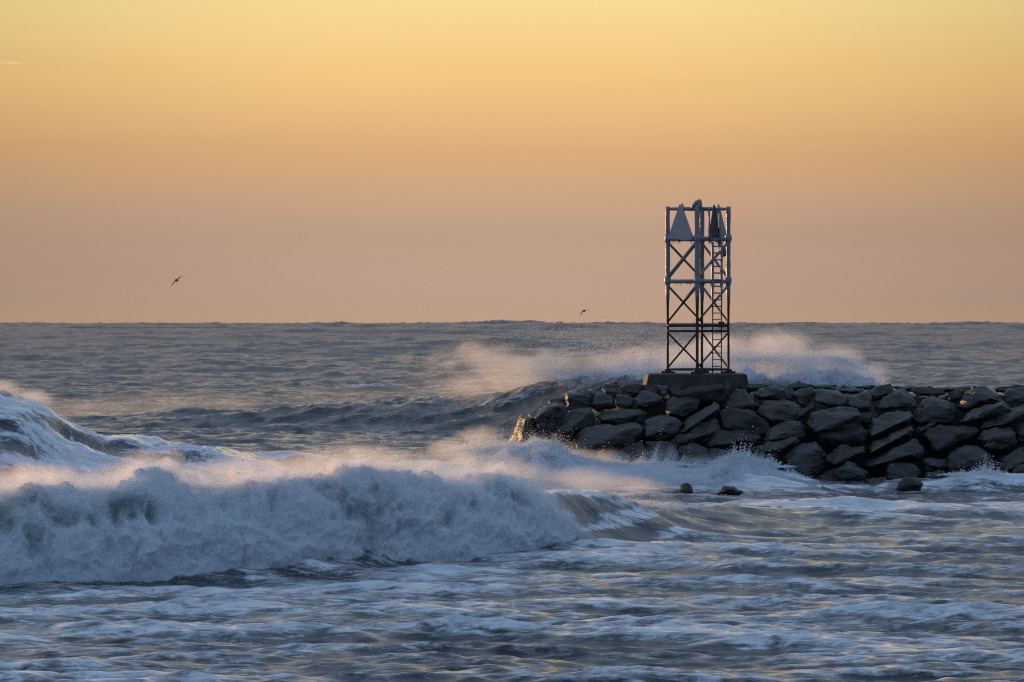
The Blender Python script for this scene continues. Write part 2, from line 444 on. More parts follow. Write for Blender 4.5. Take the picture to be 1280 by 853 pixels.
def whitewater(name, top, toe, zb, nx, nv, amp, seed, label, cat, back=2.0, ndrops=150000, fuzz=.12, rad=(.006, .018), wind=.3, mist=((.2, 1.1), (.5, .55))):
    tp = np.array([(wx(px, D), D, wz(py, D)) for px, py, D in top]); to = np.array([(wx(px, D), D) for px, D in toe])
    x = np.linspace(tp[0, 0], tp[-1, 0], nx)
    Dc = np.interp(x, tp[:, 0], tp[:, 1]); A = np.interp(x, tp[:, 0], tp[:, 2]) - zb; Dt = np.interp(x, to[:, 0], to[:, 1])
    kk = np.hanning(61); kk /= kk.sum()
    sm = lambda q: np.convolve(np.pad(q, 30, mode='edge'), kk, 'valid')
    Dc, A, Dt = sm(Dc), sm(A), sm(Dt)
    Dt = Dt + .35 * fbm(x * .5, x * 0 + seed, x * 0, 4)
    A = np.maximum(A, .02) * (1 + .26 * fbm(x * .33, x * 0 + seed + 5, x * 0, 3, .5))
    v = np.linspace(0, 1, nv)
    vf = .72
    a = np.clip(v / vf, 0, 1) * math.pi / 2
    yf = .45 * (1 - np.cos(a)) + .55 * np.clip(v / vf, 0, 1); zf = np.sin(a) ** .95
    b = np.clip((v - vf) / (1 - vf), 0, 1)
    X = np.repeat(x[None], nv, 0)
    Y = Dt[None] + (Dc - Dt)[None] * yf[:, None] + back * b[:, None]
    Z = zb + A[None] * (zf * (1 - .75 * b ** 1.6))[:, None] - .15 * (1 - np.clip(v / .05, 0, 1))[:, None]
    P = np.stack([X, Y, Z], -1)
    du = np.gradient(P, axis=1); dv = np.gradient(P, axis=0)
    N = np.cross(du, dv); N /= np.linalg.norm(N, axis=2, keepdims=True) + 1e-9
    s = seed * 3.1
    hs = np.clip(A / 1.2, .15, 1)[None]
    nb = noise3(X * .55 + s, Y * .8, Z * .9); nb2 = noise3(X * 1.2 + s + 7, Y * 1.5, Z * 1.3)
    b1 = .6 * (.5 - 1.3 * np.sqrt(nb * nb + .02)) + .25 * (.5 - 1.3 * np.sqrt(nb2 * nb2 + .02)) + .6 * fbm(X * .8 + s, Y * .8, Z * .6, 3, .5)
    b2 = billow(X * 1.7 + s, Y * 1.7, Z * 2.0 + .3 * b1, 4, .55)
    b3 = noise3(X * 7 + s, Y * 7, Z * 7) + .6 * noise3(X * 15 + s, Y * 15, Z * 15)
    b2s = fbm(X * 2.1 + s, Y * 2.1, Z * 2.3, 3)
    XX = np.repeat(x[None], nv, 0); VV = np.repeat(v[:, None], nx, 1)
    fall = fbm(XX * 1.1 + 1.3 * VV + s, VV * 1.7, XX * 0 + s, 5, .6)
    fall2 = fbm(XX * 4.2 + 3. * VV + s, VV * 3.4, XX * 0 + s + 4, 4, .6)
    disp = amp * hs * (.56 * b1 + .03 * b2 + .30 * b2s + .26 * fall + .05 * fall2 + .09 * b3)
    env = np.clip(v / .08, .1, 1)[:, None]
    P = P + N * (disp * env)[..., None]
    me = grid_mesh(name, P)
    pat = fbm(X * .5 + s + 9, Y * .5, Z * .45, 5, .6)
    big = fbm(X * .22 + s + 2, Y * .2, Z * .35, 3, .5)
    thin = np.clip(.24 + .75 * big + .30 * pat - .12 * b1 - .22 * b2s - .15 * fall - .06 * fall2, 0, 1) * (np.sin(np.clip(v / vf, 0, 1.1) * math.pi * .85)[:, None])
    attr(me, 'thin', thin)
    o = link(name, me, M_WW)
    tag(o, label, cat, kind='stuff')
    # layers of fine mist clinging to the tumbling water, thinner outward
    P0 = np.stack([X, Y, Z], -1)
    for q, (off, dn) in enumerate(mist):
        st = (slice(None, None, 3), slice(None, None, 4))
        up = np.clip(v / .5, .25, 1)[:, None]
        So = P0 + N * (amp * hs * (.9 * b1 + .3 * b2s) * env + off * hs * up * (1 + .5 * b2s))[..., None]
        Si = P0 - N * (.5 * hs * np.ones_like(env))[..., None]
        So, Si = So[st], Si[st]
        loop = np.concatenate([So, Si[::-1]], 0)
        loop = np.concatenate([loop, loop[:1]], 0)
        me2 = grid_mesh('mist_layer', loop)
        bm = bmesh.new(); bm.from_mesh(me2); bmesh.ops.remove_doubles(bm, verts=bm.verts[:], dist=.0005)
        bmesh.ops.holes_fill(bm, edges=[e_ for e_ in bm.edges if e_.is_boundary]); bmesh.ops.recalc_face_normals(bm, faces=bm.faces[:]); bm.to_mesh(me2); bm.free()
        o2 = link('mist_layer', me2, mist_material(dn, 1.1 / (off + .3), seed + q, step=.06), o); o2['kind'] = 'stuff'
    # droplets torn off the surface
    r = np.random.default_rng(seed)
    iv = (np.where(r.random(ndrops) < .3, r.beta(1., 7., ndrops), r.beta(5., 2.4, ndrops)) * (nv - 2)).astype(int); ix = r.integers(0, nx - 1, ndrops)
    Q = P[iv, ix] + r.normal(size=(ndrops, 3)) * .02
    e = r.exponential(fuzz, ndrops) * np.clip(A[ix] / 1.2, .2, 1)
    clump = np.clip(.5 + 1.1 * noise3(Q[:, 0] * 1.3, Q[:, 1] * 1.3, Q[:, 2] * 1.3 + s), .05, 1.6)
    e = e * clump
    Q = Q + N[iv, ix] * e[:, None] + np.stack([e * r.normal(size=ndrops) * .4 - e * wind * .3, e * wind, np.abs(e) * .4 * r.random(ndrops)], -1)
    rd = r.uniform(rad[0], rad[1], ndrops) * r.uniform(.5, 1, ndrops)
    points_object('foam_fleck', Q, rd, None, None, parent=o)
    return o, P, N

ww1 = whitewater('breaking_wave',
    [(-420, 632, 101), (-300, 628, 102), (0, 622, 106.5), (60, 622, 107), (110, 618, 107.5), (165, 604, 108), (195, 606, 108.5), (240, 615, 109), (300, 606, 109.5), (350, 602, 110.3),
     (400, 607, 111), (455, 588, 112), (490, 600, 113.3), (540, 596, 115), (590, 598, 117), (620, 602, 118), (650, 615, 118), (680, 634, 118), (715, 658, 118.5), (748, 682, 119)],
    [(-420, 97), (0, 102.8), (200, 105.3), (400, 108.5), (560, 112.5), (650, 115.5), (748, 118.8)],
    -.05, 1150, 150, .62, 3, 'large wave breaking into a wall of white churning foam, the tallest whitewater nearest the shore', 'breaking wave', back=2.4, ndrops=420000, fuzz=.19, rad=(.003, .009), mist=((.24, 1.4), (.5, .4)))
ww3 = whitewater('foaming_surge',
    [(545, 590, 161), (580, 575, 161), (605, 570, 161), (640, 562, 161), (690, 567, 161), (730, 581, 161), (780, 588, 161), (830, 583, 161), (870, 588, 161), (915, 578, 161), (940, 576, 161),
     (962, 583, 161), (990, 598, 161), (1000, 604, 161)],
    [(545, 159), (600, 157), (760, 156.5), (900, 157), (1000, 160.5)],
    .25, 700, 90, .45, 5, 'low surge of white foam running along the foot of the boulder jetty', 'surf', back=2.2, ndrops=300000, fuzz=.17, rad=(.005, .014), mist=((.16, 1.2),))
ww2 = whitewater('breaking_swell',
    [(700, 490, 240), (740, 474, 240), (765, 469, 239), (800, 464, 238), (835, 467, 238), (900, 470, 238), (960, 470, 238), (1000, 467, 238), (1040, 464, 238), (1075, 470, 238), (1100, 482, 238), (1125, 506, 238)],
    [(700, 238), (800, 234), (1125, 236)],
    1.0, 600, 70, .7, 9, 'distant swell bursting white behind the steel tower and the jetty', 'breaking wave', back=3., ndrops=90000, fuzz=.25, rad=(.006, .014), mist=((.3, .9), (.8, .4)))

# ------------------------------------------------------------------ spray volumes
def spray(name, blobs, dens, label, cat='spray', scale=.6, stretch=(.6, .6, 1.), lo=.12, hi=1.0, seed=0, aniso=.35, step=.08, shear=0., col=(.96, .96, .97)):
    """blobs: list of (px, py, D, rx, ry, rz) in photograph rows, metres"""
    cs = [(at(*b[:3]), Vector(b[3:6])) for b in blobs]; ws = [b[6] if len(b) > 6 else 1. for b in blobs]
    o0 = cs[0][0].copy()
    bm = bmesh.new()
    for c, r in cs:
        bmesh.ops.create_icosphere(bm, subdivisions=2, radius=1.04, matrix=Matrix.Translation(c - o0) @ Matrix.Diagonal((*r, 1)))
    h = bmesh.ops.convex_hull(bm, input=bm.verts[:])
    junk = [g for g in set(h['geom_interior'] + h['geom_unused']) if isinstance(g, bmesh.types.BMVert)]
    bmesh.ops.delete(bm, geom=junk, context='VERTS')
    hull_faces = set(f for f in h['geom'] if isinstance(f, bmesh.types.BMFace))
    bad = [f for f in bm.faces if f not in hull_faces]
    if bad: bmesh.ops.delete(bm, geom=bad, context='FACES_ONLY')
    bmesh.ops.recalc_face_normals(bm, faces=bm.faces[:])
    me = bpy.data.meshes.new(name); bm.to_mesh(me); bm.free()
    m = bpy.data.materials.new(name + '_mist'); m.use_nodes = True
    t = NT(m.node_tree); t.n.remove(t.n['Principled BSDF'])
    pv = t.new('ShaderNodeVolumePrincipled')
    pv.inputs['Color'].default_value = c4(*col); pv.inputs['Anisotropy'].default_value = aniso
    co = t.coord('Object')
    tot = None
    for (c, r), wt in zip(cs, ws):
        d = t.vmath('LENGTH', t.vmath('DIVIDE', t.vmath('SUBTRACT', co, tuple(c - o0)), tuple(r)))
        g = t.remap(d, 1.0, .1, 0., wt, smooth=False)
        tot = g if tot is None else t.math('MAXIMUM', tot, g)
    v = t.vmath('ADD', t.scale(co, stretch), (seed * 7.3, seed * 3.1, seed * 1.7))
    n = t.noise(v, scale, 7, .62, .9)
    big = t.noise(v, scale * .33, 2, .5)
    nn = t.math('ADD', t.math('MULTIPLY', t.math('SUBTRACT', n, .5), 1.5), t.math('MULTIPLY', t.math('SUBTRACT', big, .5), 1.1))
    e = t.math('ADD', t.math('MULTIPLY', tot, .95), t.math('MULTIPLY', nn, .9))
    soft = t.math('MINIMUM', t.math('MULTIPLY', tot, 2.5), 1.)
    dd = t.math('MULTIPLY', t.math('MULTIPLY', t.remap(e, lo, hi), soft), dens)
    t.put(pv.inputs['Density'], dd)
    t.l.new(pv.outputs[0], t.n['Material Output'].inputs['Volume'])
    try: m.cycles.volume_step_rate = step
    except Exception: pass
    o = link(name, me, m); o.location = o0
    tag(o, label, cat, kind='stuff')
    return o

spray('sea_spray', [(830, 455, 241, 4, 3, 2.3), (900, 450, 240, 4, 3, 2.2), (970, 450, 240, 4, 3, 2.2), (1040, 456, 239, 3.2, 3, 1.7), (1090, 468, 239, 1.7, 2.4, 1.1), (880, 464, 234.5, 4, 1.8, 1.6), (1000, 462, 234.5, 3.8, 1.8, 1.6), (1060, 468, 235, 2.6, 1.8, 1.2)], .7,
      'golden cloud of windblown spray rising behind the steel tower', scale=.6, stretch=(.5, .5, 1.0), seed=1, lo=.15, hi=1.1)
spray('sea_spray', [(770, 458, 242, 4, 3, 1.9), (690, 462, 243, 5, 3, 2.2), (630, 458, 246, 6.6, 3, 3.1, .8), (560, 462, 248, 5.6, 2.6, 3.0, .62), (640, 478, 245, 8, 3, 2.2, .8)], .62,
      'long veil of golden spray blown back off the swell seaward of the jetty end', scale=.6, stretch=(.45, .5, 1.0), seed=2, lo=.25, hi=1.2)
spray('sea_spray', [(430, 500, 262, 10, 7, 1.9), (230, 508, 270, 11, 7, 1.7), (60, 512, 274, 10, 7, 1.4), (560, 488, 256, 7, 5, 2.2)], .03,
      'faint low veil of warm spindrift trailing behind the middle swell', scale=.3, seed=8)
spray('sea_spray', [(-10, 492, 151, 1.9, 1.8, .75), (35, 500, 151, 1.3, 1.5, .6), (-60, 480, 151, 2.4, 1.5, .9)], .9,
      'small plume of golden spray off the peaking wave crest opposite the jetty', scale=1.0, seed=3)
spray('sea_spray', [(60, 606, 116, 3.4, 6, .95), (180, 600, 118, 3.2, 6, 1.05), (300, 592, 121, 3.4, 6, 1.15), (390, 584, 123, 3.4, 6, 1.2), (-70, 610, 115, 3, 6, .9)], .22,
      'band of sunlit mist hanging over the crest of the nearest breaking wave', scale=1.3, stretch=(.5, .4, 1.0), seed=4, lo=.36, hi=1.1)
spray('sea_spray', [(450, 582, 125, 2.6, 6, 1.25), (540, 584, 130, 3.0, 5.5, 1.2), (630, 592, 137, 3.0, 5, 1.05), (730, 601, 142, 2.8, 5, .85), (800, 608, 145, 2.2, 4, .6)], .22,
      'sunlit mist drifting between the breaking wave and the jetty end', scale=1.3, stretch=(.5, .4, 1.0), seed=5, lo=.30, hi=1.2)
spray('sea_spray', [(598, 550, 163, 1.5, 1.2, .9), (572, 562, 163, 2.0, 1.6, .7), (640, 560, 161.8, 1.2, 1, .45)], .5,
      'golden splash bursting against the seaward tip of the jetty', scale=1.1, seed=6)
spray('sea_spray', [(820, 570, 162.6, 1.8, .9, .8), (770, 574, 162.6, 2.0, .9, .6), (715, 572, 162.6, 1.9, .9, .5), (870, 576, 162.6, 1.4, .8, .45)], .85,
      'warm mist splashing up the dark boulders at the jetty foot below the tower', scale=1.1, seed=7)

spray('sea_spray', [(20, 572, 142, 4, 5, 1.2), (140, 585, 146, 4, 5, .9), (260, 590, 150, 4, 4, .7), (-70, 560, 141, 3.5, 4, 1.3)], .10,
      'thin mist sliding down the face of the steep foamy wave opposite the jetty', scale=.8, stretch=(.5, .5, 1.0), seed=10, lo=.2, hi=1.1)
spray('cloud', [(-16, 77, 9000, 60, 60, 9), (14, 79, 9050, 44, 60, 5), (-14, 88, 9000, 46, 60, 7)], .018,
      'thin orange sliver of cloud low in the sky at the frame edge', cat='cloud', scale=.06, stretch=(.4, .4, 2.), seed=9, step=.3)

# sparse flying drops
def jets(name, specs, label, seed, cat='splash'):
    r = np.random.default_rng(seed); Ps = []; Rs = []
    for px, py, D, w_, h_, d_, n, rd in specs:
        c = at(px, py, D)
        u = r.normal(size=n) * .5; k = r.exponential(.35, n)
        fing = np.clip(.5 + .9 * noise3(u * 5 + px, u * 0 + seed, u * 0), .1, 1.4)
        Ps.append(np.stack([c.x + u * w_ + k * .1 * w_, c.y + r.normal(size=n) * d_, c.z + k * h_ * fing * np.exp(-u * u)], -1))
        Rs.append(rd * r.uniform(.4, 1, n))
    points_object(name, np.concatenate(Ps), np.concatenate(Rs), label, cat)
jets('splash_drops', [(922, 578, 161, .8, .75, .4, 8000, .02), (955, 584, 161.5, .8, .5, .4, 5000, .02), (985, 596, 161.5, .5, .35, .4, 2500, .018), (820, 582, 161.3, 1.5, .7, .5, 7000, .014), (740, 580, 161.3, 1.5, .5, .5, 5000, .014)],
     'white drops thrown up along the foot of the jetty where the surge hits the boulders', 21)
jets('splash_drops', [(1232, 592, 160.2, .7, .75, .3, 1500, .02), (1200, 594, 160.2, .8, .25, .3, 1200, .018)],
     'small splash of drops off the little wave below the landward boulders', 22)
jets('splash_drops', [(632, 560, 161.3, 1.2, .6, .5, 4000, .012), (600, 564, 161.3, 1.4, .8, .5, 6000, .012)],
     'drops flung around the seaward tip of the jetty', 23)

# wind-torn streaks of droplets trailing up and to seaward off the crests
def streaks(name, starts, D, dx, dz, n, per, rd, label, seed, depth=2.):
    r = np.random.default_rng(seed); st = np.array(starts, float)
    k = np.cumsum(np.hypot(np.diff(st[:, 0]), np.diff(st[:, 1]))); k = np.concatenate([[0], k])
    u = r.uniform(0, k[-1], n); px = np.interp(u, k, st[:, 0]); py = np.interp(u, k, st[:, 1])
    Dn = np.interp(u, k, np.interp(np.linspace(0, 1, len(st)), np.linspace(0, 1, len(D)), D)) + r.normal(size=n) * depth * .4
    gust = np.clip(.55 + 1.2 * noise3(u * .035 + seed, u * 0, u * 0 + .5), .08, 1.6)
    L = r.gamma(2.2, .45, n) * gust
    t_ = r.beta(.9, 1.7, (n, per))
    rise = r.normal(.8, .5, n)
    X = wx(px, Dn)[:, None] + dx * L[:, None] * t_ + r.normal(size=(n, per)) * .05 * (1 + 3 * t_)
    Z = wz(py, Dn)[:, None] - .15 + dz * (L * rise)[:, None] * (t_ ** .75 - .35 * t_ ** 2) + r.normal(size=(n, per)) * .04 * (1 + 3 * t_)
    Y = Dn[:, None] + depth * L[:, None] * t_ * .8 + r.normal(size=(n, per)) * .1
    P = np.stack([X, Y, Z], -1).reshape(-1, 3)
    points_object(name, P, rd * r.uniform(.4, 1, len(P)), label, 'spray')
streaks('spindrift', [(690, 474), (760, 462), (800, 454), (900, 450), (1000, 446), (1050, 446), (1095, 466)], [241, 239], -7.5, 2.1, 900, 170, .012,
        'grainy streaks of spindrift torn off the far breaking swell behind the tower', 31, 3.)
streaks('spindrift', [(0, 620), (120, 612), (180, 603), (300, 606), (400, 602), (455, 588), (540, 596), (620, 602), (700, 612), (860, 634)], [107.5, 109, 112, 119, 131], -1.7, .75, 1700, 170, .0055,
        'fine droplets torn off the crest of the nearest breaking wave', 32, 1.6)
streaks('spindrift', [(-60, 486), (0, 500), (45, 512), (100, 540)], [150, 151], -1.0, .8, 700, 140, .0065,
        'fine droplets lifting off the steep foamy wave opposite the jetty', 33, 1.)

# ------------------------------------------------------------------ jetty boulders
SL, DT = .62, 164.5
def slopeD(py):
    o = (py - EL) / F
    return (H + SL * DT) / (SL + o)
def boulder(name, outline, ridge, mat, label, dd=0., depth=None, group='boulders of the jetty', seed=0, flat=None):
    pts = np.array(outline, float)
    c = pts.mean(0); pts = c + (pts - c) * 1.05; D0 = (slopeD(c[1]) if flat is None else flat) + dd
    wpx = np.ptp(pts[:, 0]); hpx = np.ptp(pts[:, 1]); size = math.sqrt(wpx * hpx) / (F / D0)
    dep = (depth or .42) * size
    bm = bmesh.new(); o0 = at(c[0], c[1], D0)
    def add(px, py, D): bm.verts.new(at(px, py, D) - o0)
    tilt = 1.1 if flat is None else .5
    for px, py in pts:
        lift = (c[1] - py) / F * D0               # metres above the centre
        add(px, py, D0 + lift * tilt * .6)
        q = c + (np.array((px, py)) - c) * .8
        add(q[0], q[1], D0 + dep * 1.3 + lift * tilt * .6)
        q = c + (np.array((px, py)) - c) * .93
        add(q[0], q[1], D0 - dep * .28 + lift * tilt * .6)
    if not ridge:
        ridge = [tuple(c + (pts[0] - c) * .3 + np.array((0, hpx * .12))), tuple(c + (pts[len(pts) // 2] - c) * .3 + np.array((0, hpx * .1)))]
    for px, py in ridge:
        lift = (c[1] - py) / F * D0
        q = c + (np.array((px, py)) - c) * .93
        add(q[0], q[1], D0 - dep * 1.1 + lift * tilt * .6)
    h = bmesh.ops.convex_hull(bm, input=bm.verts[:])
    junk = [g for g in set(h['geom_interior'] + h['geom_unused']) if isinstance(g, bmesh.types.BMVert)]
    bmesh.ops.delete(bm, geom=junk, context='VERTS')
    bmesh.ops.dissolve_limit(bm, angle_limit=R(14), verts=bm.verts[:], edges=bm.edges[:])
    bmesh.ops.bevel(bm, geom=bm.edges[:], offset=.022 * size, segments=2, affect='EDGES', profile=.5, clamp_overlap=True)
    bmesh.ops.triangulate(bm, faces=bm.faces[:])
    for k in range(3):
        el = [e for e in bm.edges if e.calc_length() > .11]
        if not el: break
        bmesh.ops.subdivide_edges(bm, edges=el, cuts=1, use_grid_fill=False)
        bmesh.ops.triangulate(bm, faces=[f for f in bm.faces if len(f.verts) > 3])
    bm.normal_update()
    co = np.array([v.co[:] for v in bm.verts]); no = np.array([v.normal[:] for v in bm.verts])
    s = seed * 5.7
    k = .050 * size * fbm(co[:, 0] / size * 2.2 + s, co[:, 1] / size * 2.2, co[:, 2] / size * 2.6, 3) + .022 * fbm(co[:, 0] * 5 + s, co[:, 1] * 5, co[:, 2] * 6, 3)
    # chipped ledges
    led = noise3(co[:, 0] * 1.2 + s, co[:, 1] * 1.2, co[:, 2] * 4.5 + co[:, 0] * .8)
    k += .03 * np.sign(led) * np.minimum(np.abs(led) * 4, 1)
    co = co + no * k[:, None]
    for v, q in zip(bm.verts, co): v.co = q
    for f in bm.faces: f.smooth = True
    me = bpy.data.meshes.new(name); bm.to_mesh(me); bm.free()
    try: me.set_sharp_from_angle(angle=R(35))
    except Exception: pass
    o = link(name, me, mat); o.location = o0
    tag(o, label, 'boulder', group)
    return o

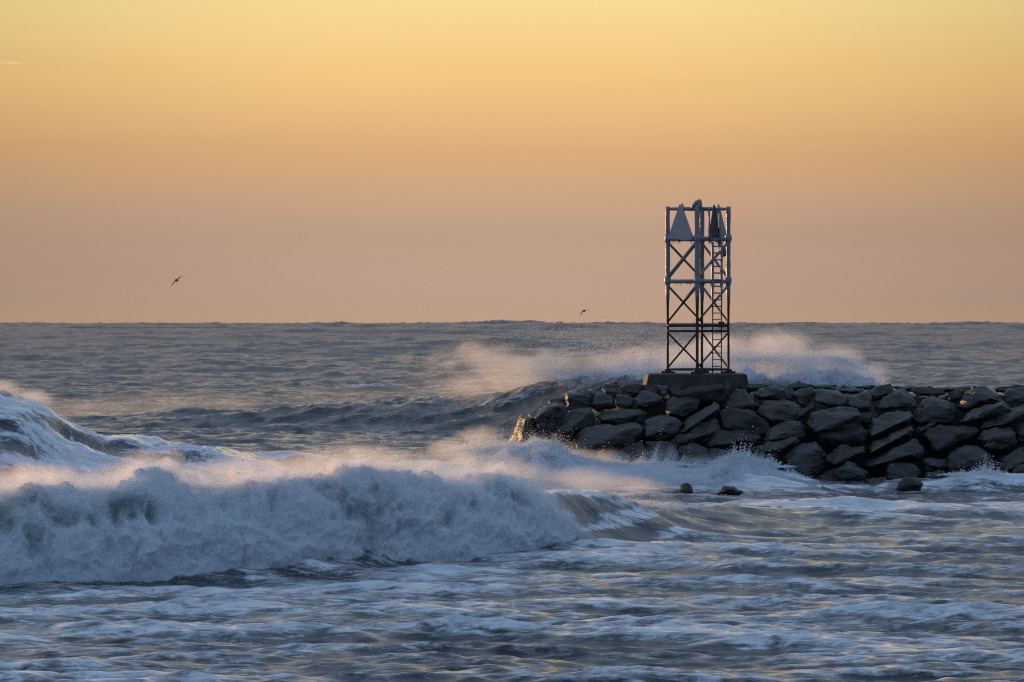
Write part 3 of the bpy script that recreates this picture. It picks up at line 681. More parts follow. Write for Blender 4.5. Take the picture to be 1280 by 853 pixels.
d_, p_, b_ = M_ROCK, M_ROCKP, M_ROCKB
ROCKS = [
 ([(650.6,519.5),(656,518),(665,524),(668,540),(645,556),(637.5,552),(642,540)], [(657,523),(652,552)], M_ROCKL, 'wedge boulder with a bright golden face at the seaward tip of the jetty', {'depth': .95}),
 ([(660,517),(695,504),(705,506),(712,520),(690,542),(672,547),(664,530)], [(667,524),(697,508)], d_, 'long dark slab with a pale tilted top just behind the golden wedge boulder', {}),
 ([(708,492),(712,490),(739,490),(743,495),(738,513),(718,514),(709,512),(707,503)], [(711,494),(738,495)], d_, 'square dark block with an upright front and flat wet top near the jetty tip', {}),
 ([(709,491),(722,488),(756,486),(758,494),(735,497)], [(722,493),(752,492)], p_, 'flat wet slab shining white behind the square block', {'dd':.9}),
 ([(686,499),(705,498),(708,506),(688,508)], [], d_, 'low dark boulder half hidden behind the square block, nearest the open swell', {'dd':.8}),
 ([(741,487),(770,475.5),(774,485),(756,489)], [], d_, 'black wedge rising to a point on the crest just seaward of the pedestal', {'dd':1.0}),
 ([(753,486),(772,485),(777,494),(762,499),(755,493)], [(757,489),(770,490)], b_, 'small boulder with a golden sunlit corner below the black crest wedge', {}),
 ([(736,504),(747,493),(756,491),(768,500),(769,510),(750,514),(739,510)], [(740,506),(757,505),(767,503)], d_, 'grey faceted boulder directly landward of the square block', {}),
 ([(769,493),(772,491.5),(785,495),(792,500),(790,509),(779,513),(770,508)], [(772,505),(788,506)], d_, 'small dark boulder with a thin gold edge in the second row seaward of the pedestal', {}),
 ([(687,539),(705,520),(718,513),(738,510),(744,525),(738,536),(715,553),(703,547)], [(702,543),(718,528),(737,517)], d_, 'big leaning boulder with a pale ridged flank under the square block', {}),
 ([(686,547),(702,544),(711,555),(707,563),(692,562)], [(700,551)], d_, 'low wet boulder at the waterline beneath the leaning ridged boulder', {'dd':-.3}),
 ([(747,520),(755,514),(797,511.5),(808,517),(803,528),(775,534),(752,533),(749,528)], [(750,526),(765,523),(798,519)], d_, 'long low boulder with a lit upper edge lying on the broad smooth slab', {}),
 ([(718,550),(725,542),(737,535),(796,530),(804,536),(790,557),(765,569),(730,567),(719,560)], [(727,562),(745,556),(768,550),(795,534)], p_, 'broad smooth pale slab, the largest low on the seaward end of the jetty', {}),
 ([(794,500),(800,489),(811,487.5),(825,495),(828,503),(815,511),(797,509)], [(797,506),(812,504),(825,500)], p_, 'pale topped boulder with streaks like wood grain below the seaward pedestal corner', {}),
 ([(775,486),(790,480),(800,480.5),(805,492),(790,497),(777,493)], [], b_, 'rough broken rock on the crest touching the seaward side of the pedestal', {'dd':.3}),
 ([(801,482),(822,480),(829,492),(818,497),(806,491)], [], b_, 'small brown rock wedged under the seaward pedestal corner', {'dd':.3}),
 ([(822,482),(834,481),(833,494),(828,498)], [(829,484),(829,494)], p_, 'narrow pale sliver of rock standing under the pedestal front', {'dd':.1}),
 ([(834,484),(852,482),(850,497),(836,499)], [], d_, 'black recessed rock beside the pale sliver under the pedestal', {'dd':.6}),
 ([(843,492),(850,487),(871,483),(905,479),(910,486),(900,500),(873,505),(850,500)], [(846,494),(875,488),(905,485)], b_, 'long brown slab lying lengthwise right under the pedestal', {}),
 ([(832,505),(840,499),(850,496),(864,496),(874,501),(871,512),(855,521),(838,519),(833,513)], [(836,516),(850,509),(862,501)], p_, 'cracked pale boulder below the long brown slab', {}),
 ([(908,476),(913,480),(915,490),(906,504),(896,502),(902,492)], [(910,482),(904,499)], b_, 'upright pointed rock with a sunlit tip at the landward pedestal corner', {'dd':-.1}),
 ([(802,544),(806,527),(822,521),(835,519.5),(851,528),(848,541),(830,550),(813,552),(803,549)], [(806,546),(826,541),(838,528)], p_, 'grooved grey boulder with a steep seaward edge in the row above the mist', {}),
 ([(849,537),(857,527),(876,514),(892,503),(900,508),(896,516),(873,531),(854,545),(849,543)], [(852,542),(873,528),(895,513)], p_, 'long pale slab tilted diagonally up toward the pedestal', {'dd':-.2}),
 ([(835,552),(854,541),(873,529),(893,525),(902,537),(888,551),(862,558),(842,558)], [], d_, 'smooth dull boulder under the diagonal pale slab', {}),
 ([(911,496),(921,486),(931,487),(946,502),(948,509),(940,515),(921,515),(904,516),(905,508)], [(908,512),(925,512),(940,504)], d_, 'large smooth pyramid boulder just landward of the pedestal', {}),
 ([(899,516),(911,511),(942,515),(961,529),(961,539),(950,547),(934,541),(905,540),(901,530)], [(905,536),(930,531),(946,520)], b_, 'massive flat faced brownish boulder directly under the pyramid boulder', {}),
 ([(887,546),(905,538),(934,537),(950,548),(940,558),(911,565),(882,558)], [(905,556),(925,550)], d_, 'dark sloping boulder between the flat faced boulder and the breaking surge', {}),
 ([(944,493),(950,487),(972,481.5),(987,484),(994,493),(991,503),(961,502),(950,499)], [(950,497),(965,494),(981,487)], d_, 'wide crest boulder with a lit seaward end, second landward of the pedestal', {}),
 ([(946,515),(955,503),(977,499),(997,507),(1004,513),(993,528),(968,530),(957,525)], [(961,525),(968,511),(977,502)], p_, 'rough boulder with a pale pitted seaward face below the wide crest boulder', {}),
 ([(991,525),(998,515),(1015,504),(1017,509),(1003,521),(995,527)], [(1000,520)], p_, 'small pointed splinter of rock leaning beside the pitted boulder', {'dd':-.1}),
 ([(954,550),(965,535),(975,529),(1000,526.5),(1005,535),(1007,546),(992,549),(968,553),(956,553)], [(960,551),(978,542),(1000,530)], p_, 'boulder with a pale triangular top face below the pitted boulder', {}),
 ([(938,558),(955,553),(995,546),(999,553),(980,564),(968,572),(945,568)], [(960,565),(980,560),(995,550)], p_, 'flat slanting slab just above the landward end of the surge', {'dd':-.2}),
 ([(978,569),(1004,555),(1020,553.5),(1031,567),(1029,583),(1017,604),(990,604),(982,588)], [(986,575),(1005,566),(1022,562),(1010,598)], d_, 'big black boulder at the waterline where the surge ends', {}),
 ([(992,492),(1000,487),(1016,484.5),(1020,492),(1012,501),(1006,508),(995,506)], [(997,504),(1004,491)], d_, 'narrow crest boulder with a grooved pale seaward edge', {}),
 ([(1011,500),(1019,490),(1027,486.5),(1047,488),(1057,495),(1060,506),(1041,511),(1030,507)], [(1018,502),(1035,505),(1043,492)], p_, 'craggy pale boulder near the crest, right beside the grooved narrow one', {}),
 ([(1008,529),(1016,518),(1027,512),(1050,509.5),(1070,513),(1077,521),(1070,534),(1040,538),(1023,547),(1018,542)], [(1018,541),(1034,529),(1050,522),(1073,519)], p_, 'very large overhanging boulder with a pale rounded top in mid slope', {'dd':-.3}),
 ([(1021,541),(1040,536),(1075,533),(1082,539),(1081,550),(1065,557),(1044,558),(1028,553)], [(1026,547),(1050,549),(1073,542)], b_, 'greenish brown boulder tucked under the very large overhanging one', {}),
 ([(1057,504),(1067,493),(1085,491.5),(1090,498),(1089,511),(1074,516),(1062,510)], [(1061,506),(1074,511),(1087,508)], p_, 'chunky boulder with a chipped pale lower rim beneath the shining crest slab', {}),
 ([(1066,514),(1092,508),(1098,520),(1086,536),(1074,534)], [], d_, 'black recessed boulder in the deep gap below the chipped rim boulder', {'dd':.6}),
 ([(1041,486),(1055,483),(1080,485.5),(1079,490),(1055,493),(1044,491)], [], p_, 'shining wet flat slab on the jetty crest', {'dd':.6}),
 ([(1081,491),(1094,484),(1113,480.5),(1117,490),(1104,499),(1093,502),(1086,498)], [], d_, 'dark rounded crest boulder next to the shining wet slab', {'dd':.2}),
 ([(1096,509),(1107,496),(1120,487),(1132,487.5),(1145,501),(1145,509),(1120,512),(1102,513)], [(1112,509),(1117,497),(1123,490)], p_, 'tent shaped boulder with a sharp pale edge down its middle', {}),
 ([(1084,539),(1092,524),(1106,516),(1137,514.5),(1142,521),(1136,530),(1110,539),(1088,550),(1085,546)], [(1088,546),(1110,533),(1125,528),(1138,523)], p_, 'long smooth loaf shaped boulder below the tent shaped one', {}),
 ([(1085,563),(1090,553),(1112,542),(1138,531.5),(1141,538),(1132,547),(1108,559),(1088,570)], [(1088,567),(1110,556),(1135,541)], p_, 'diagonal slab parallel to and just under the loaf shaped boulder', {}),
 ([(1079,581),(1097,571),(1120,561),(1140,549.5),(1146,551),(1154,562),(1148,573),(1125,581),(1100,590),(1085,590)], [(1085,584),(1110,577),(1140,568)], d_, 'large streaky slab, lowest of the parallel diagonal slabs', {}),
 ([(1031,571),(1052,557.5),(1080,559),(1082,566),(1072,571),(1055,581),(1040,584),(1032,579)], [(1042,582),(1056,575),(1074,567)], p_, 'crumpled pale boulder near the waterline beneath the greenish one', {}),
 ([(1046,584),(1059,578.5),(1068,580),(1086,591),(1085,606),(1023,606),(1024,595)], [(1048,588),(1066,585),(1080,594)], d_, 'long low black boulder at the waterline with one curved pale edge', {'dd':-.2}),
 ([(1105,598),(1110,580),(1116,577),(1143,582),(1151,592),(1145,604),(1107,604)], [(1108,598),(1113,583)], d_, 'waterline boulder with a thin golden seaward edge', {'dd':-.2}),
 ([(1083,602),(1090,597),(1104,596),(1106,606),(1086,607)], [], d_, 'small wet rock in front of the golden edged waterline boulder', {'dd':-.4}),
 ([(1142,528),(1146,510),(1155,498),(1165,494.5),(1187,504),(1195,511),(1190,529),(1174,531),(1150,533)], [(1152,528),(1156,513),(1165,504),(1185,509)], d_, 'great rounded dome boulder high on the landward slope', {}),
 ([(1138,488),(1151,484.5),(1176,488),(1181,492),(1172,497),(1145,496)], [], b_, 'flat mossy slab on the crest above the dome boulder', {'dd':.2}),
 ([(1185,492),(1195,487),(1208,486.5),(1208,495),(1196,502),(1187,499)], [(1203,490),(1195,499)], b_, 'small crest rock with a warm lit seam beside the tall triangular boulder', {'dd':.2}),
 ([(1197,509),(1206,493),(1215,483.5),(1228,483.5),(1245,492),(1257,502),(1233,510),(1215,514),(1200,513)], [(1209,509),(1218,490),(1240,497)], d_, 'tall triangular boulder breaking the crest line', {}),
 ([(1199,526),(1208,516),(1240,504),(1254,501.5),(1265,513),(1256,519),(1229,525),(1215,529),(1201,530)], [(1202,528),(1228,521),(1253,506)], p_, 'pale pointed slab like an arrowhead beneath the tall triangular boulder', {'dd':-.3}),
 ([(1220,533),(1232,523),(1257,516.5),(1281,506),(1295,510),(1290,520),(1255,533),(1235,538),(1225,538)], [(1225,536),(1250,532),(1282,517)], p_, 'long ridged slab lying under the arrowhead slab', {}),
 ([(1145,539),(1150,534),(1167,525.5),(1172,528),(1158,539),(1148,545)], [(1152,538)], p_, 'small striped rock jammed under the dome boulder', {'dd':-.1}),
 ([(1156,544),(1162,537),(1174,531.5),(1185,535),(1222,534.5),(1225,541),(1200,553),(1188,564),(1174,569),(1164,555)], [(1171,564),(1182,549),(1200,542)], b_, 'big V shaped boulder with a jagged gold flecked edge', {}),
 ([(1222,548),(1230,540),(1245,534.5),(1262,535),(1269,543),(1270,554),(1258,561),(1240,564),(1226,554)], [(1226,550),(1245,549),(1260,548),(1266,543)], p_, 'flat topped block below the long ridged slab', {}),
 ([(1185,570),(1190,564),(1205,556.5),(1220,559),(1239,569),(1246,585),(1226,595),(1187,594)], [(1200,582),(1215,574)], d_, 'smooth black hump at the waterline behind the little splash', {'dd':-.2}),
 ([(1255,495),(1262,487),(1275,484.5),(1295,486),(1297,505),(1264,512),(1258,503)], [], d_, 'dark crest boulder landward of the tall triangular one', {}),
 ([(1243,488),(1255,482.5),(1285,482.5),(1292,488),(1262,493)], [], b_, 'flat brownish slab at the back of the crest behind the triangular boulder', {'dd':.9}),
 ([(1268,541),(1275,528),(1294,523),(1300,545),(1292,557),(1272,554)], [(1277,545)], d_, 'dark boulder at the frame edge landward of the flat topped block', {'dd':.1}),
 ([(1243,590),(1255,572),(1275,562),(1298,560),(1296,582),(1270,595),(1250,595)], [], d_, 'large dark waterline boulder landward of the black hump', {}),
 ([(1263,593),(1274,581),(1285,575),(1293,582),(1278,596),(1266,597)], [(1275,588)], p_, 'small pale slanting rock leaning on the large dark waterline boulder', {'dd':-.4}),
 ([(1153,577),(1163,572.5),(1182,574),(1186,583),(1177,591),(1158,588)], [], d_, 'block of dark rock low between the V shaped boulder and the waterline', {}),
 ([(1150,603),(1160,592),(1174,586.5),(1186,595),(1178,604)], [(1170,596)], d_, 'wet waterline rock with white trickles beside the small splash', {'dd':-.3}),
 ([(981,597),(986,593),(999,592),(1006,600),(1002,607),(985,607)], [], d_, 'small brown rock awash at the landward end of the surge', {'dd':-.4}),
 ([(722,563),(745,562),(766,568),(768,584),(728,586)], [], d_, 'wet boulder half buried in mist below the broad smooth slab', {'dd':-.1}),
 ([(765,567),(782,558),(801,552),(810,568),(800,585),(768,585)], [(775,575),(795,565)], d_, 'streaming wet boulder below the grooved grey one', {'dd':-.1}),
 ([(808,553),(828,551),(846,557),(852,580),(812,582)], [], d_, 'wet boulder lost in golden mist under the dull smooth boulder', {'dd':-.1}),
 ([(848,557),(872,556),(888,562),(892,582),(852,584)], [], d_, 'waterline boulder behind the middle of the surge', {'dd':-.1}),
 ([(887,562),(912,563),(928,572),(926,588),(890,588)], [], d_, 'waterline boulder behind the highest fan of white drops', {'dd':-.1}),
 ([(925,562),(945,566),(968,573),(978,592),(930,594)], [], d_, 'low waterline boulder under the flat slanting slab', {'dd':.1}),
 ([(652,546),(668,541),(690,545),(694,566),(655,570)], [], d_, 'dripping boulder at the water between the golden wedge and the leaning boulder', {}),
 ([(925,481),(945,479.5),(960,482),(950,490),(930,489)], [], d_, 'flat rock on the crest touching the landward pedestal side', {'dd':.8}),
 ([(985,482.5),(998,478),(1015,481),(1010,488),(990,488)], [], d_, 'little peaked rock at the back of the crest behind the wide crest boulder', {'dd':.9}),
 ([(1015,483),(1030,480),(1046,482),(1042,488),(1020,488)], [], d_, 'flat black rock at the back of the crest seaward of the shining slab', {'dd':1.0}),
 ([(1056,482.5),(1075,481),(1096,482),(1090,487),(1060,487)], [], d_, 'thin dark slab at the back of the crest behind the shining slab', {'dd':1.3}),
 ([(1116,483.5),(1140,482),(1165,483.5),(1160,489),(1122,489)], [], p_, 'wet slab at the back of the crest behind the tent shaped boulder', {'dd':1.2}),
 ([(1165,485.5),(1195,483.5),(1216,484),(1206,491),(1170,491)], [], d_, 'low slab at the back of the crest between the mossy slab and triangular boulder', {'dd':1.1}),
]
WATER_ROCKS = [
 ([(1121,610),(1128,603),(1140,600),(1153,605),(1149,611),(1135,613)], [(1130,606),(1145,606)], b_, 'rounded brown rock sticking out of the foam in front of the jetty foot', 158.6),
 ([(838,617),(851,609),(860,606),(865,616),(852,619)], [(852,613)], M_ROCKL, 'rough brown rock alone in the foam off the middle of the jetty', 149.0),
 ([(897,615),(906,609),(917,608.5),(930,613),(915,617)], [(910,612)], d_, 'low dark rock awash in the foam landward of the rough brown one', 149.5),
]
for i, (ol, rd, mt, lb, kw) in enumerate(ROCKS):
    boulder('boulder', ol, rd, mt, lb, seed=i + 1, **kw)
for i, (ol, rd, mt, lb, fd) in enumerate(WATER_ROCKS):
    o = boulder('rock', ol, rd, mt, lb, seed=100 + i, flat=fd, group='rocks standing in the water')
    o.scale = (1.08, 1, 1.7); o.location.z -= .05

# the packed rubble heart of the jetty, seen only in the gaps between boulders
def jetty_core():
    nx = 160
    xs = np.linspace(wx(672, 168), wx(1500, 168), nx)
    prof = [(.8, -1.0), (3.0, .6), (5.0, 2.0), (6.6, 3.1), (7.6, 3.55), (14.5, 3.5), (17.5, 1.2), (20, -1.0)]
    P = np.zeros((len(prof), nx, 3))
    hx = np.clip((xs - xs[0]) / 4.5, 0, 1); hx = np.sqrt(hx) * .85 + .15 * hx
    for j, (dy, z) in enumerate(prof):
        P[j, :, 0] = xs; P[j, :, 1] = DT + 10 + (dy - 10) * (.55 + .45 * hx) + .25 * fbm(xs * .9, xs * 0 + j, xs * 0, 3)
        P[j, :, 2] = np.where(z > 0, z * (.25 + .75 * hx), z) + .18 * fbm(xs * 1.1, xs * 0 + j * 3.3, xs * 0, 3)
    me = grid_mesh('jetty_rubble', P, False)
    bm = bmesh.new(); bm.from_mesh(me); bmesh.ops.holes_fill(bm, edges=[e for e in bm.edges if e.is_boundary]); bm.to_mesh(me); bm.free()
    o = link('jetty_rubble', me, M_CORE)
    tag(o, 'dark packed rubble filling the gaps between the jetty boulders', 'rubble', kind='stuff')
jetty_core()

# ------------------------------------------------------------------ pedestal and tower
TD = 174.0                 # distance of the tower axis
S = F / TD
ped = None
def pedestal():
    bm = bmesh.new()
    xl0, xl1, xr0, xr1 = wx(803, TD), wx(808.5, TD), wx(935, TD), wx(930, TD)
    zt, zb = wz(467, TD), wz(492, TD)
    hd = 2.1
    vs_ = []
    for x0, x1, z, k in ((xl0, xr0, zb, 1.04), (xl1, xr1, zt, 1.0)):
        for sx, sy in ((0, -1), (1, -1), (1, 1), (0, 1)): vs_.append(bm.verts.new(((x0, x1)[sx], TD + sy * hd * k, z)))
    bm.faces.new(vs_[3::-1]); bm.faces.new(vs_[4:])
    for k in range(4): bm.faces.new((vs_[k], vs_[(k + 1) % 4], vs_[4 + (k + 1) % 4], vs_[4 + k]))
    bmesh.ops.recalc_face_normals(bm, faces=bm.faces[:])
    bmesh.ops.bevel(bm, geom=bm.edges[:], offset=.06, segments=2, affect='EDGES', profile=.5)
    bmesh.ops.triangulate(bm, faces=bm.faces[:])
    for k in range(3):
        el = [e for e in bm.edges if e.calc_length() > .2]
        bmesh.ops.subdivide_edges(bm, edges=el, cuts=1); bmesh.ops.triangulate(bm, faces=[f for f in bm.faces if len(f.verts) > 3])
    for v in bm.verts: v.co += Vector(v.co.normalized()) * 0 + Vector((0, 0, 0)); 
    me = bpy.data.meshes.new('concrete_pedestal'); bm.to_mesh(me); bm.free()
    o = link('concrete_pedestal', me, M_CONC)
    tag(o, 'low weathered concrete block on top of the jetty carrying the steel tower', 'pedestal')
pedestal()

def tube(bm, pts, radii, seg=10, caps=True, knob=0., seed=0):
    """lofted round bar through pts with a radius per point; knob = lumpiness"""
    pts = [Vector(p) for p in pts]; rings = []
    for i, p in enumerate(pts):
        d = (pts[min(i + 1, len(pts) - 1)] - pts[max(i - 1, 0)]).normalized()
        a = d.cross(Vector((0, 1, 0.01)));
        if a.length < .05: a = d.cross(Vector((1, 0, 0)))
        a.normalize(); b = d.cross(a)
        ring = []
        for k in range(seg):
            th = 2 * math.pi * k / seg; r = radii[i] * (1 + knob * random.uniform(-1, 1))
            ring.append(bm.verts.new(p + a * math.cos(th) * r + b * math.sin(th) * r))
        rings.append(ring)
    for r0, r1 in zip(rings, rings[1:]):
        for k in range(seg): f = bm.faces.new((r0[k], r0[(k + 1) % seg], r1[(k + 1) % seg], r1[k])); f.smooth = True
    if caps:
        bm.faces.new(rings[0][::-1]); bm.faces.new(rings[-1])

def span(a, b, n): return [Vector(a).lerp(Vector(b), i / n) for i in range(n + 1)]
def build(name, fn, mat, parent):
    bm = bmesh.new(); fn(bm); bmesh.ops.recalc_face_normals(bm, faces=bm.faces[:])
    me = bpy.data.meshes.new(name); bm.to_mesh(me); bm.free()
    o = link(name, me, mat, parent); o.matrix_parent_inverse = Matrix.Translation(-parent.location)
    return o

def boxm(bm, c, sx, sy, sz, bev=.01):
    r = bmesh.ops.create_cube(bm, size=1, matrix=Matrix.Translation(c) @ Matrix.Diagonal((sx, sy, sz, 1)))
    e = list({e for v in r['verts'] for e in v.link_edges})
    if bev: bmesh.ops.bevel(bm, geom=e, offset=bev, segments=2, affect='EDGES', profile=.5)

def tower():
    z0 = wz(467, TD)
    root = empty('navigation_tower', (wx(873, TD), TD, z0))
    tag(root, 'tall open steel lattice tower crusted with ice on the jetty', 'tower')
    zr = lambda y: wz(y, TD)
    # four legs on a square seen corner on
    legs = {'l': (wx(834.5, TD), TD - .05), 'f': (wx(871.5, TD), TD - 1.38), 'r': (wx(910.5, TD), TD + .05), 'b': (wx(876.5, TD), TD + 1.38)}
    legs['f'] = (wx(871.5, TD - 1.38), TD - 1.38); legs['b'] = (wx(877.3, TD + 1.38), TD + 1.38)
    ice = lambda z: .5 + .5 * math.tanh((z - 7.9) * 2.2)
    for k, (x, y) in legs.items():
        def f(bm):
            p = span((x, y, z0), (x, y, zr(258.5)), 26)
            base = .058 if k in 'lr' else .062
            tube(bm, p, [base + (.052 if k in 'fb' else .042) * ice(q.z) for q in p], 12, knob=.10)
            for yy in (299, 352):
                tube(bm, [(x, y, zr(yy + 6)), (x, y, zr(yy + 1)), (x, y, zr(yy - 3)), (x, y, zr(yy - 6))], [.09, .15, .15, .1], 10, knob=.12)
        leg = build('leg', f, M_TOW, root)
        def g(bm):
            boxm(bm, Vector((x, y, z0 + .05)), .62, .62, .09); boxm(bm, Vector((x, y, z0 + .13)), .3, .3, .12)
        build('base_plate', g, M_TOW, root)
    faces = [('l', 'f', 0), ('f', 'r', 1), ('l', 'b', 2), ('b', 'r', 3)]
    def bar(a, b, za, zb, r, name, r_ice=None, drip=0):
        def f(bm):
            p = span((*legs[a], za), (*legs[b], zb), 14)
            rr = [r + ((r_ice or r * 1.7) - r) * ice(q.z) for q in p]
            tube(bm, p, rr, 9, knob=.06)
            for q in range(drip):
                c = Vector((*legs[a], za)).lerp(Vector((*legs[b], zb)), random.uniform(.04, .96)); l = random.uniform(.04, .17)
                tube(bm, [c - Vector((0, 0, .04)), c - Vector((0, 0, .05 + l * .5)), c - Vector((0, 0, .06 + l))], [.028, .016, .003], 6)
        return build(name, f, M_TOW, root)
    for a, b, k in faces:
        front = k < 2
        bar(a, b, zr(261.5), zr(261.5), .04, 'crossbar', .065)
        bar(a, b, zr(299), zr(299), .05, 'crossbar', .085, 14)
        bar(a, b, zr(352), zr(352), .05, 'crossbar', .085, 14 if front else 6)
        if front: bar(a, b, zr(414), zr(414), .055, 'crossbar')
        bar(a, b, zr(407), zr(407), .06 if front else .075, 'crossbar')
        bar(a, b, zr(462), zr(462), .05, 'crossbar')
        # a single diagonal per panel: rising one way on the near faces, the other on the far faces
        for y1, y2 in ((348, 303), (403, 357), (460, 416)):
            if front: bar(a, b, zr(y1), zr(y2), .042, 'diagonal_brace', .085) if k == 0 else bar(a, b, zr(y1), zr(y2), .042, 'diagonal_brace', .062)
            else: bar(a, b, zr(y2), zr(y1), .042, 'diagonal_brace', .055)
    # platform grating under the boards, along the right-hand faces
    def plat(bm):
        c = [Vector((*legs['f'], 0)).lerp(Vector((*legs['r'], 0)), .02), Vector((*legs['f'], 0)).lerp(Vector((*legs['r'], 0)), .98),
             Vector((*legs['b'], 0)).lerp(Vector((*legs['r'], 0)), .9), Vector((*legs['l'], 0)).lerp(Vector((*legs['b'], 0)), .6), Vector((*legs['l'], 0)).lerp(Vector((*legs['f'], 0)), .5)]
        lo = [bm.verts.new((q.x, q.y, zr(299.5))) for q in c]; hi = [bm.verts.new((q.x, q.y, zr(296.5))) for q in c]
        bm.faces.new(lo[::-1]); bm.faces.new(hi)
        for i in range(len(c)): bm.faces.new((lo[i], lo[(i + 1) % len(c)], hi[(i + 1) % len(c)], hi[i]))
    build('platform', plat, M_TOW, root)
    # triangular dayboards
    def board(a, b, ta, tb, ytop, ybot, off, drip, mat, tip=True):
        A = Vector((*legs[a], 0)); B = Vector((*legs[b], 0))
        u = (B - A).normalized(); nrm = Vector((u.y, -u.x, 0));
        if nrm.y > 0: nrm = -nrm
        pL = A.lerp(B, ta); pR = A.lerp(B, tb); pT = (pL + pR) / 2
        def f(bm):
            th = .05
            fr = []; bk = []
            loop = [(pL, ybot - 1), (pL, ybot + .6), (pL.lerp(pR, .25), ybot + 1.2), (pL.lerp(pR, .5), ybot + 1.6), (pL.lerp(pR, .75), ybot + 2.6), (pR, ybot + 2.0), (pR, ybot - 1), (pT + (pR - pL) * .025, ytop), (pT - (pR - pL) * .025, ytop)]
            for q, y in loop:
                c = Vector((q.x, q.y, zr(y))) + nrm * off
                fr.append(bm.verts.new(c + nrm * th)); bk.append(bm.verts.new(c - nrm * th))
            bm.faces.new(fr); bm.faces.new(bk[::-1])
            for i in range(len(loop)): bm.faces.new((fr[i], bk[i], bk[(i + 1) % len(loop)], fr[(i + 1) % len(loop)]))
            if tip: tube(bm, [(pT.x, pT.y, zr(ytop + 8)) , (pT.x, pT.y, zr(ytop + 1)), (pT.x, pT.y, zr(ytop - 2))], [.085, .07, .02], 8, knob=.1)
            for q in range(drip):
                k = random.uniform(.02, .98); c = pL.lerp(pR, k); l = random.uniform(.04, .16); z = zr(ybot + 1.2) + .02
                c = Vector((c.x, c.y, z)) + nrm * off
                tube(bm, [c, c - Vector((0, 0, l * .5)), c - Vector((0, 0, l))], [.03, .018, .003], 6)
        return build('dayboard', f, mat, root)
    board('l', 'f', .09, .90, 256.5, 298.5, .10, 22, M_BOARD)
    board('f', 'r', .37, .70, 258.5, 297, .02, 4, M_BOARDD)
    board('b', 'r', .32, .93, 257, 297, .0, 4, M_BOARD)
    # lantern lump on the near leg
    def lan(bm):
        x, y = legs['f']
        tube(bm, [(x - .26, y, zr(261.5)), (x - .18, y, zr(259)), (x - .08, y, zr(256)), (x, y, zr(254)), (x + .06, y, zr(253))], [.04, .06, .09, .1, .06], 12, knob=.1)
        tube(bm, [(x + .08, y, zr(262)), (x + .1, y, zr(258)), (x + .1, y, zr(253)), (x + .08, y, zr(250.5))], [.10, .12, .11, .05], 12, knob=.08)
    build('lantern', lan, M_TOW, root)
    # ladder on the right-hand near face, with hooped hand rails
    fx = lambda px: (px - 871.5) / (910.5 - 871.5)
    def lp(px, yy, o=.12):
        a = Vector((*legs['f'], 0)).lerp(Vector((*legs['r'], 0)), fx(px)); return Vector((a.x, a.y - o, zr(yy)))
    ladr = build('ladder', lambda bm: [tube(bm, [lp(px, 466)] + [lp(px, 466 - q * 6.8) for q in range(1, 25)], [.028 + .034 * ice(lp(px, 466 - q * 6.8).z) for q in range(25)], 8, knob=.08) for px in (890.5, 901.5)], M_TOW, root)
    for q in range(20):
        yy = 458 - q * 8.3
        def rung(bm): tube(bm, [lp(890.5, yy), lp(896, yy), lp(901.5, yy)], [.022 + .014 * ice(lp(896, yy).z)] * 3, 7)
        o = build('rung', rung, M_TOW, root); o.parent = ladr; o.matrix_parent_inverse = Matrix.Identity(4)
    for px, dx in ((886, -1), (899.5, 1)):
        def hoop(bm):
            p = [lp(px + 1.5 * (1 if dx < 0 else 0), 302), lp(px, 290), lp(px, 275), lp(px, 266), lp(px - .8 if dx < 0 else px + .8, 263), lp(px - 3 if dx < 0 else px + 3, 261.5), lp(px - 10 if dx < 0 else px + 10, 261.5)]
            tube(bm, p, [.06, .052, .045, .045, .045, .045, .045], 9, knob=.06)
        build('handrail', hoop, M_TOW, root)
    # small fittings
    def horn(bm):
        c = lp(904.5, 312, -.7)
        tube(bm, [c + Vector((-.2, 0, .35)), c + Vector((-.05, 0, .1)), c + Vector((.1, -.05, -.15)), c + Vector((.14, -.07, -.26))], [.06, .12, .2, .2], 12, knob=.05)
        tube(bm, [c + Vector((-.5, .2, .5)), c + Vector((-.2, 0, .35)), c + Vector((.2, 0, .5))], [.04, .05, .04], 8)
    build('horn', horn, M_TOW, root)
    build('control_box', lambda bm: boxm(bm, lp(901, 406, .2), .28, .2, .26, .02), M_TOW, root)
    build('clamp', lambda bm: boxm(bm, lp(885, 407, .1), .45, .14, .12, .02), M_TOW, root)
tower()

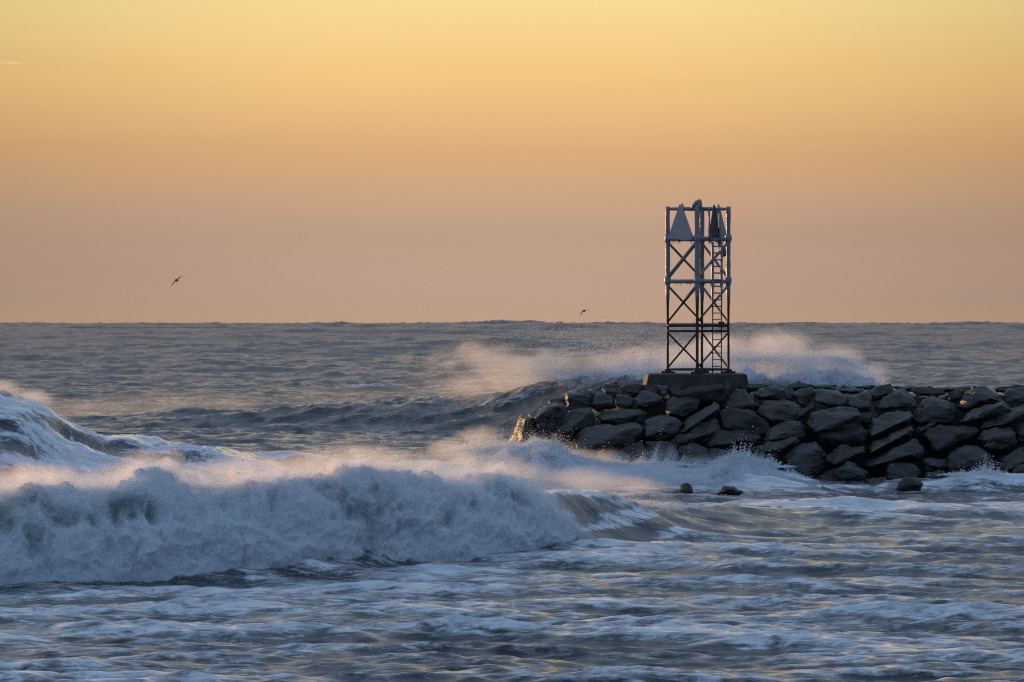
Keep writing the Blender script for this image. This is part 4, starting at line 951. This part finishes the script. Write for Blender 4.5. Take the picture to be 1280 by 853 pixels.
# ------------------------------------------------------------------ gulls
def gull(px, py, D, tips, label, chordx):
    """tips: image offsets (px) along the wing from one tip to the other, through the body"""
    c = at(px, py, D); s = D / F
    pts = np.array(tips, float)
    t_ = np.linspace(0, 1, len(pts)); n = 41
    u = np.linspace(0, 1, n)
    X = np.interp(u, t_, pts[:, 0]); Z = -np.interp(u, t_, pts[:, 1])
    ker = np.array([1, 2, 3, 2, 1]) / 9.
    X = np.concatenate([X[:2], np.convolve(X, ker, 'valid'), X[-2:]]); Z = np.concatenate([Z[:2], np.convolve(Z, ker, 'valid'), Z[-2:]])
    seg = 16; P = np.zeros((n, seg + 1, 3)); uc = .5
    for i in range(n):
        r = abs(u[i] - uc) / .5                                  # 0 body .. 1 tip
        body = math.exp(-(r / .11) ** 2)
        chord = .19 * max(0, 1 - r ** 2.2) ** .7 + .02 + .30 * body
        th = .022 * (1 - r) + .008 + .085 * body
        sweep = .10 * r ** 1.5
        for k in range(seg + 1):
            a = 2 * math.pi * k / seg
            ca = math.cos(a) * chord / 2; sa = math.sin(a) * th * (1 if math.sin(a) > 0 else 1.1)
            ax = Vector((chordx, -.72, .05)).normalized()
            P[i, k] = (X[i] * s + ax.x * (ca + sweep), ax.y * (ca + sweep), Z[i] * s + sa + ax.z * ca)
    me = grid_mesh('gull', P)
    bm = bmesh.new(); bm.from_mesh(me); bmesh.ops.remove_doubles(bm, verts=bm.verts[:], dist=.001); bmesh.ops.holes_fill(bm, edges=[e for e in bm.edges if e.is_boundary]); bmesh.ops.recalc_face_normals(bm, faces=bm.faces[:]); bm.to_mesh(me); bm.free()
    o = link('gull', me, M_GULL); o.location = c
    tag(o, label, 'gull', 'gulls flying over the sea')
    def bk(bm):
        e = Vector((chordx, -.72, .05)).normalized()
        p0 = c - e * .26; tube(bm, [p0, p0 - e * .05, p0 - e * .085], [.02, .014, .004], 8)
    build('beak', bk, M_BEAK, o)
gull(220.5, 351, 318, [(-7.6, 7.2), (-5.2, 4.6), (-3.0, 1.6), (-1.2, .0), (0, -.4), (1.4, -1.6), (3.4, -4.2), (5.2, -5.6), (7.8, -6.2)], 'gull banking steeply with long raised wings high over open water', .75)
gull(729.8, 389, 395, [(-5.6, 5.6), (-4.0, 3.6), (-2.4, 1.4), (-1.0, -.1), (0, -.2), (1.2, -.6), (2.8, -1.4), (4.4, -1.6), (6.0, -.4)], 'small gull skimming low over the horizon with one drooping wing', .75)
